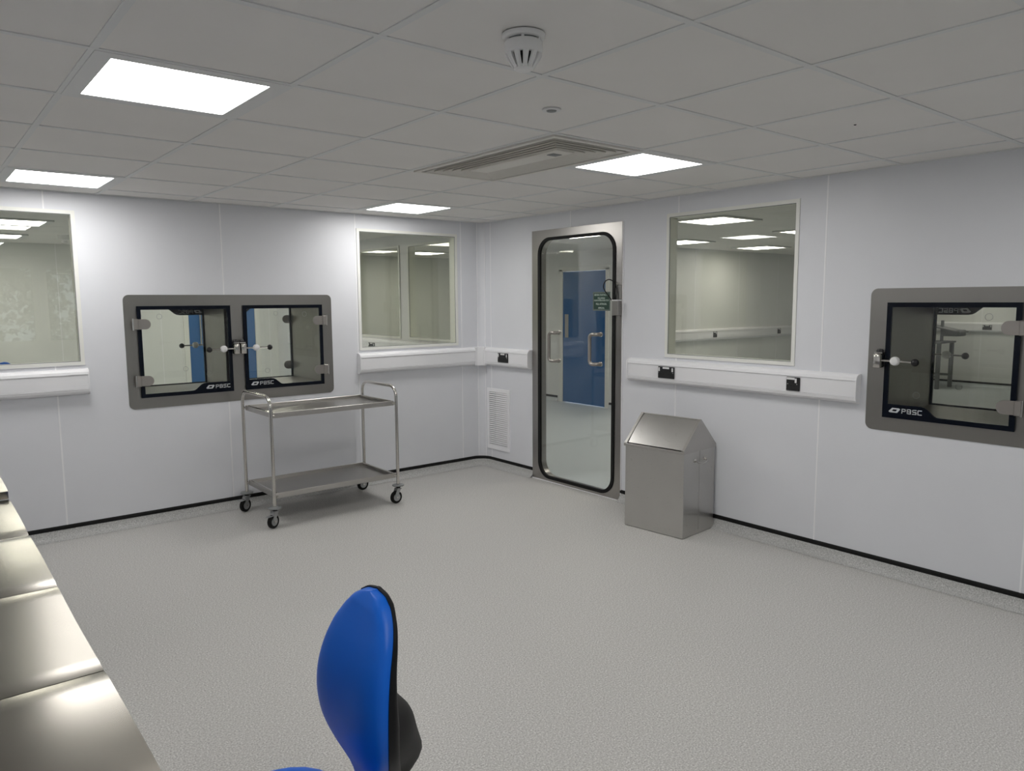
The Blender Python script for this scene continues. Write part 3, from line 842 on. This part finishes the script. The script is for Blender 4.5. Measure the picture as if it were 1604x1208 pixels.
nm = ['steel bench section facing the blue chair, foremost of the row', 'steel bench section second from the front end of the row',
      'steel bench section third from the front end of the row', 'steel bench section touching the raised bench']
for (a, b), l, bo in zip(zip(bs, bs[1:]), nm, (.004, -.006, .005, .005)): bench(a, b, .84, l, 'steel bench sections in a row', bo)
bench(-2.306, -1.10, .872, 'slightly higher steel bench at the far end of the row')

# ================================================================== BLUE CHAIR
ch = empty('lab_chair', (-3.80, -4.25, 0), 0, 'blue moulded lab chair with black shell facing the steel bench', 'chair')
def interp(tab, t):
    for (a, va), (b, vb) in zip(tab, tab[1:]):
        if t <= b:
            k = (t-a)/(b-a); k = k*k*(3-2*k) if False else k
            return va+(vb-va)*k
    return tab[-1][1]
def catmull(tab, t):
    n = len(tab)
    for i in range(n-1):
        if t <= tab[i+1][0] or i == n-2:
            t0, t1 = tab[i][0], tab[i+1][0]; k = (t-t0)/(t1-t0)
            a, b, c, d = tab[max(i-1, 0)][1], tab[i][1], tab[i+1][1], tab[min(i+2, n-1)][1]
            return .5*((2*b)+(c-a)*k+(2*a-5*b+4*c-d)*k*k+(3*b-a-3*c+d)*k**3)
WID = [(.40, .045), (.44, .055), (.48, .073), (.53, .113), (.58, .145), (.63, .159), (.68, .161), (.73, .155), (.78, .143), (.83, .125), (.87, .099), (.90, .068), (.916, .038), (.922, 0)]
RIM = [(.40, .27), (.44, .265), (.48, .257), (.53, .236), (.58, .219), (.63, .212), (.68, .212), (.73, .218), (.78, .230), (.83, .248), (.87, .265), (.90, .276), (.922, .280)]
def back_shell(name, m, front, rear, grow):
    """+x is backwards; closed shell between front and rear offset functions"""
    mb = MB(); NZ, NY = 40, 22; ZT = .922
    zs = [.42+(ZT-.42)*(1-(1-k/NZ)**1.8) for k in range(NZ+1)]
    F, Bk = [], []
    for z in zs:
        w = max(catmull(WID, z), .004)+grow
        tp = min(1, max(0, (ZT+.002-z)/.03))**.5
        fr, bkk = [], []
        for j in range(NY+1):
            s = math.sin((-1+2*j/NY)*PI/2)
            e = max(0, 1-abs(s)**5)**.5
            base = catmull(RIM, z)
            fr.append(mb.bm.verts.new((base-front(s, z)*(.25+.75*e)*(.35+.65*tp), w*s, z+grow*(z > .9))))
            bkk.append(mb.bm.verts.new((base+rear(s, z)*(.3+.7*e)*(.4+.6*tp), w*s, z+grow*(z > .9))))
        F.append(fr); Bk.append(bkk)
    for A_ in (F, Bk):
        for a, b in zip(A_, A_[1:]):
            for j in range(NY): mb.bm.faces.new((a[j], a[j+1], b[j+1], b[j]))
    for k in range(NZ):
        for j in (0, NY): mb.bm.faces.new((F[k][j], F[k+1][j], Bk[k+1][j], Bk[k][j]))
    for k in (0, NZ):
        for j in range(NY): mb.bm.faces.new((F[k][j], F[k][j+1], Bk[k][j+1], Bk[k][j]))
    bmesh.ops.remove_doubles(mb.bm, verts=mb.bm.verts, dist=.0003)
    return mb.build(name, m, ch, smooth=50)
back_shell('backrest_cushion', 'blue_pu', lambda s, z: .038-.004*(1-s*s), lambda s, z: .002, 0)
back_shell('backrest_shell', 'black_pu', lambda s, z: -.0005, lambda s, z: .018+.030*min(1, max(0, (.88-z)/.22)), .003)
back_shell('back_cover', 'black_pu', lambda s, z: -.012, lambda s, z: .013+.13*math.exp(-((z-.55)/.135)**4)*(1-s*s)**.6, -.012)
# seat
mb = MB(); NR, NA = 10, 40; rows = []
def seat_pt(a, k, top):
    rx, ry = .225, .232
    c, s = math.cos(a), math.sin(a)
    e = (abs(c)**2.8+abs(s)**2.8)**(-1/2.8)
    r = k
    x, y = rx*e*c*r, ry*e*s*r
    dish = .012*(k**2) - .02*max(0, -c)*k**3
    z = .445+dish-.035*k**8 if top else .380+.012*k**6
    return (x-.01, y, z)
for top in (1, 0):
    prev = None
    c0 = mb.bm.verts.new((-.01, 0, .445 if top else .380))
    for i in range(1, NR+1):
        k = math.sin(PI/2*i/NR)
        ring = [mb.bm.verts.new(seat_pt(2*PI*j/NA, k, top)) for j in range(NA)]
        for j in range(NA):
            if prev is None: mb.bm.faces.new((c0, ring[j], ring[(j+1) % NA]))
            else: mb.bm.faces.new((prev[j], ring[j], ring[(j+1) % NA], prev[(j+1) % NA]))
        prev = ring
    rows.append(prev)
for j in range(NA): mb.bm.faces.new((rows[0][j], rows[0][(j+1) % NA], rows[1][(j+1) % NA], rows[1][j]))
mb.build('seat', 'blue_pu', ch, smooth=60)
MB().box(-.13, .12, -.09, .09, .345, .39, .01, 2).build('seat_mechanism', 'black_pu', ch)
MB().tube(smooth_path([(.06, 0, .36), (.18, 0, .36), (.270, 0, .39), (.295, 0, .47), (.280, 0, .60)], 5), .022, 10).build('back_stem', 'black_pu', ch)
MB().lathe([(.025, .10), (.025, .26), (.014, .26), (.014, .36)], 20).build('gas_column', 'black_pu', ch)
MB().lathe([(.045, .075), (.045, .115), (.03, .125)], 20).build('base_hub', 'black_pu', ch)
for k in range(5):
    a = 2*PI*k/5+.3; c, s = math.cos(a), math.sin(a)
    lg = MB().tube([(.03*c, .03*s, .095), (.16*c, .16*s, .088), (.29*c, .29*s, .074)], [.026, .022, .016], 10).build('base_leg', 'black_pu', ch)
    for t in (-1, 1):
        MB().lathe([(.027, -.007), (.028, 0), (.027, .007)], 18, (.29*c-s*t*.013, .29*s+c*t*.013, .028), 'X').build('castor_wheel', 'rubber', lg)
    MB().tube([(.29*c, .29*s, .028), (.29*c, .29*s, .08)], .007, 8).build('castor_stem', 'zinc', lg)
back = None

# ================================================================== THINGS SEEN THROUGH THE GLASS
# work table with tilted shelf in the hall, seen through the single hatch
wt = empty('work_table', (9.95, .0, 0), 0, 'grey metal work table with tilted shelf seen through the single hatch', 'table')
for x in (-.28, .28):
    for y in (-.42, .42):
        MB().box(x-.03, x+.03, y-.03, y+.03, 0, .80, .004).build('table_leg', 'tablegrey', wt, smooth=0)
    MB().box(x-.02, x+.02, -.42, .42, .20, .24).build('table_rail', 'tablegrey', wt, smooth=0)
MB().box(-.33, .33, -.47, .47, .80, .83, .004).build('table_top', 'tablegrey', wt, smooth=0)
for y in (-.35, .35): MB().box(-.02, .02, y-.02, y+.02, .83, 1.20).build('shelf_post', 'tablegrey', wt, smooth=0)
mb = MB().box(-.20, .20, -.72, .42, 0, .02)
bmesh.ops.rotate(mb.bm, verts=mb.bm.verts, cent=(0, 0, 0), matrix=Matrix.Rotation(math.radians(12), 3, 'X'))
bmesh.ops.translate(mb.bm, verts=mb.bm.verts, vec=(0, 0, 1.14))
mb.build('tilted_shelf', 'tablegrey', wt, smooth=0)
MB().box(-.16, .16, -.68, -.40, .93, 1.04, .01).build('side_tray', 'tablegrey', wt, smooth=0)
mon = empty('wall_screen', (10.597, .10, 1.45), RIGHT, 'small dark screen on the hall wall seen through the single hatch', 'screen')
MB().box(-.2, .2, -.05, .0, -.08, .12, .004).build('screen_case', 'black', mon, smooth=0)
MB().box(-.19, .19, -.0525, -.049, -.07, .11).build('screen_glass', 'navy', mon, smooth=0)
# chair of the next room: only the tip of its backrest shows above the window sill
c2 = empty('office_chair', (-3.785, .85, 0), 0, 'blue chair whose top shows behind the window sill', 'chair')
mb = MB().sheet([[(.115*math.cos(2*PI*k/32), .93+.242*math.sin(2*PI*k/32)) for k in range(32)]], -.03, .03); mb.build('backrest', 'blue_pu', c2)
MB().box(-.22, .22, -.46, .0, .60, .66, .028, 4).build('seat', 'blue_pu', c2)
MB().box(-.03, .03, .02, .045, .55, .95, .008).build('back_stem', 'black_pu', c2)
MB().lathe([(.025, .06), (.025, .6)], 16, (0, -.22, 0)).build('gas_column', 'black_pu', c2)
for k in range(5):
    a = 2*PI*k/5
    MB().tube([(0, -.22, .09), (.27*math.cos(a), -.22+.27*math.sin(a), .05)], [.022, .015], 8).build('base_leg', 'black_pu', c2)
    MB().ball((.27*math.cos(a), -.22+.27*math.sin(a), .027), .027, 10, 8).build('castor_wheel', 'rubber', c2)

# garden behind the camera: shows only as a reflection in the window panes
slab('ground', -16, 8, -30, YS-.12, -.25, -.15, 'grass')
vs, fs = [], []
for x, y, h, rx in ((-3.9, -13.0, 3.6, 1.5), (-1.6, -14.5, 4.2, 1.8), (-6.2, -15.0, 4.6, 1.9), (1.2, -13.8, 3.8, 1.6)):
    for k in range(2600):
        a, b = random.uniform(0, 2*PI), math.acos(random.uniform(-1, 1)); q = random.uniform(.5, 1)**.5
        q *= .75+.25*math.sin(3*a+2*b)
        c = Vector((x+rx*q*math.sin(b)*math.cos(a), y+rx*q*math.sin(b)*math.sin(a), -.15+h*.5+h*.5*q*math.cos(b)))
        u = Vector((random.gauss(0, 1), random.gauss(0, 1), random.gauss(0, 1))).normalized()
        v = u.orthogonal().normalized(); l = random.uniform(.06, .13)
        i = len(vs); vs += [tuple(c-u*l), tuple(c+v*l*.5), tuple(c+u*l), tuple(c-v*l*.5)]; fs.append((i, i+1, i+2, i+3))
me = bpy.data.meshes.new('hedge_foliage'); me.from_pydata(vs, [], fs); me.materials.append(M['leaf'])
o = bpy.data.objects.new('hedge_foliage', me); COL.objects.link(o)
tag(o, 'leafy green hedge mirrored faintly in the window beside the double hatch', 'hedge', kind='stuff')
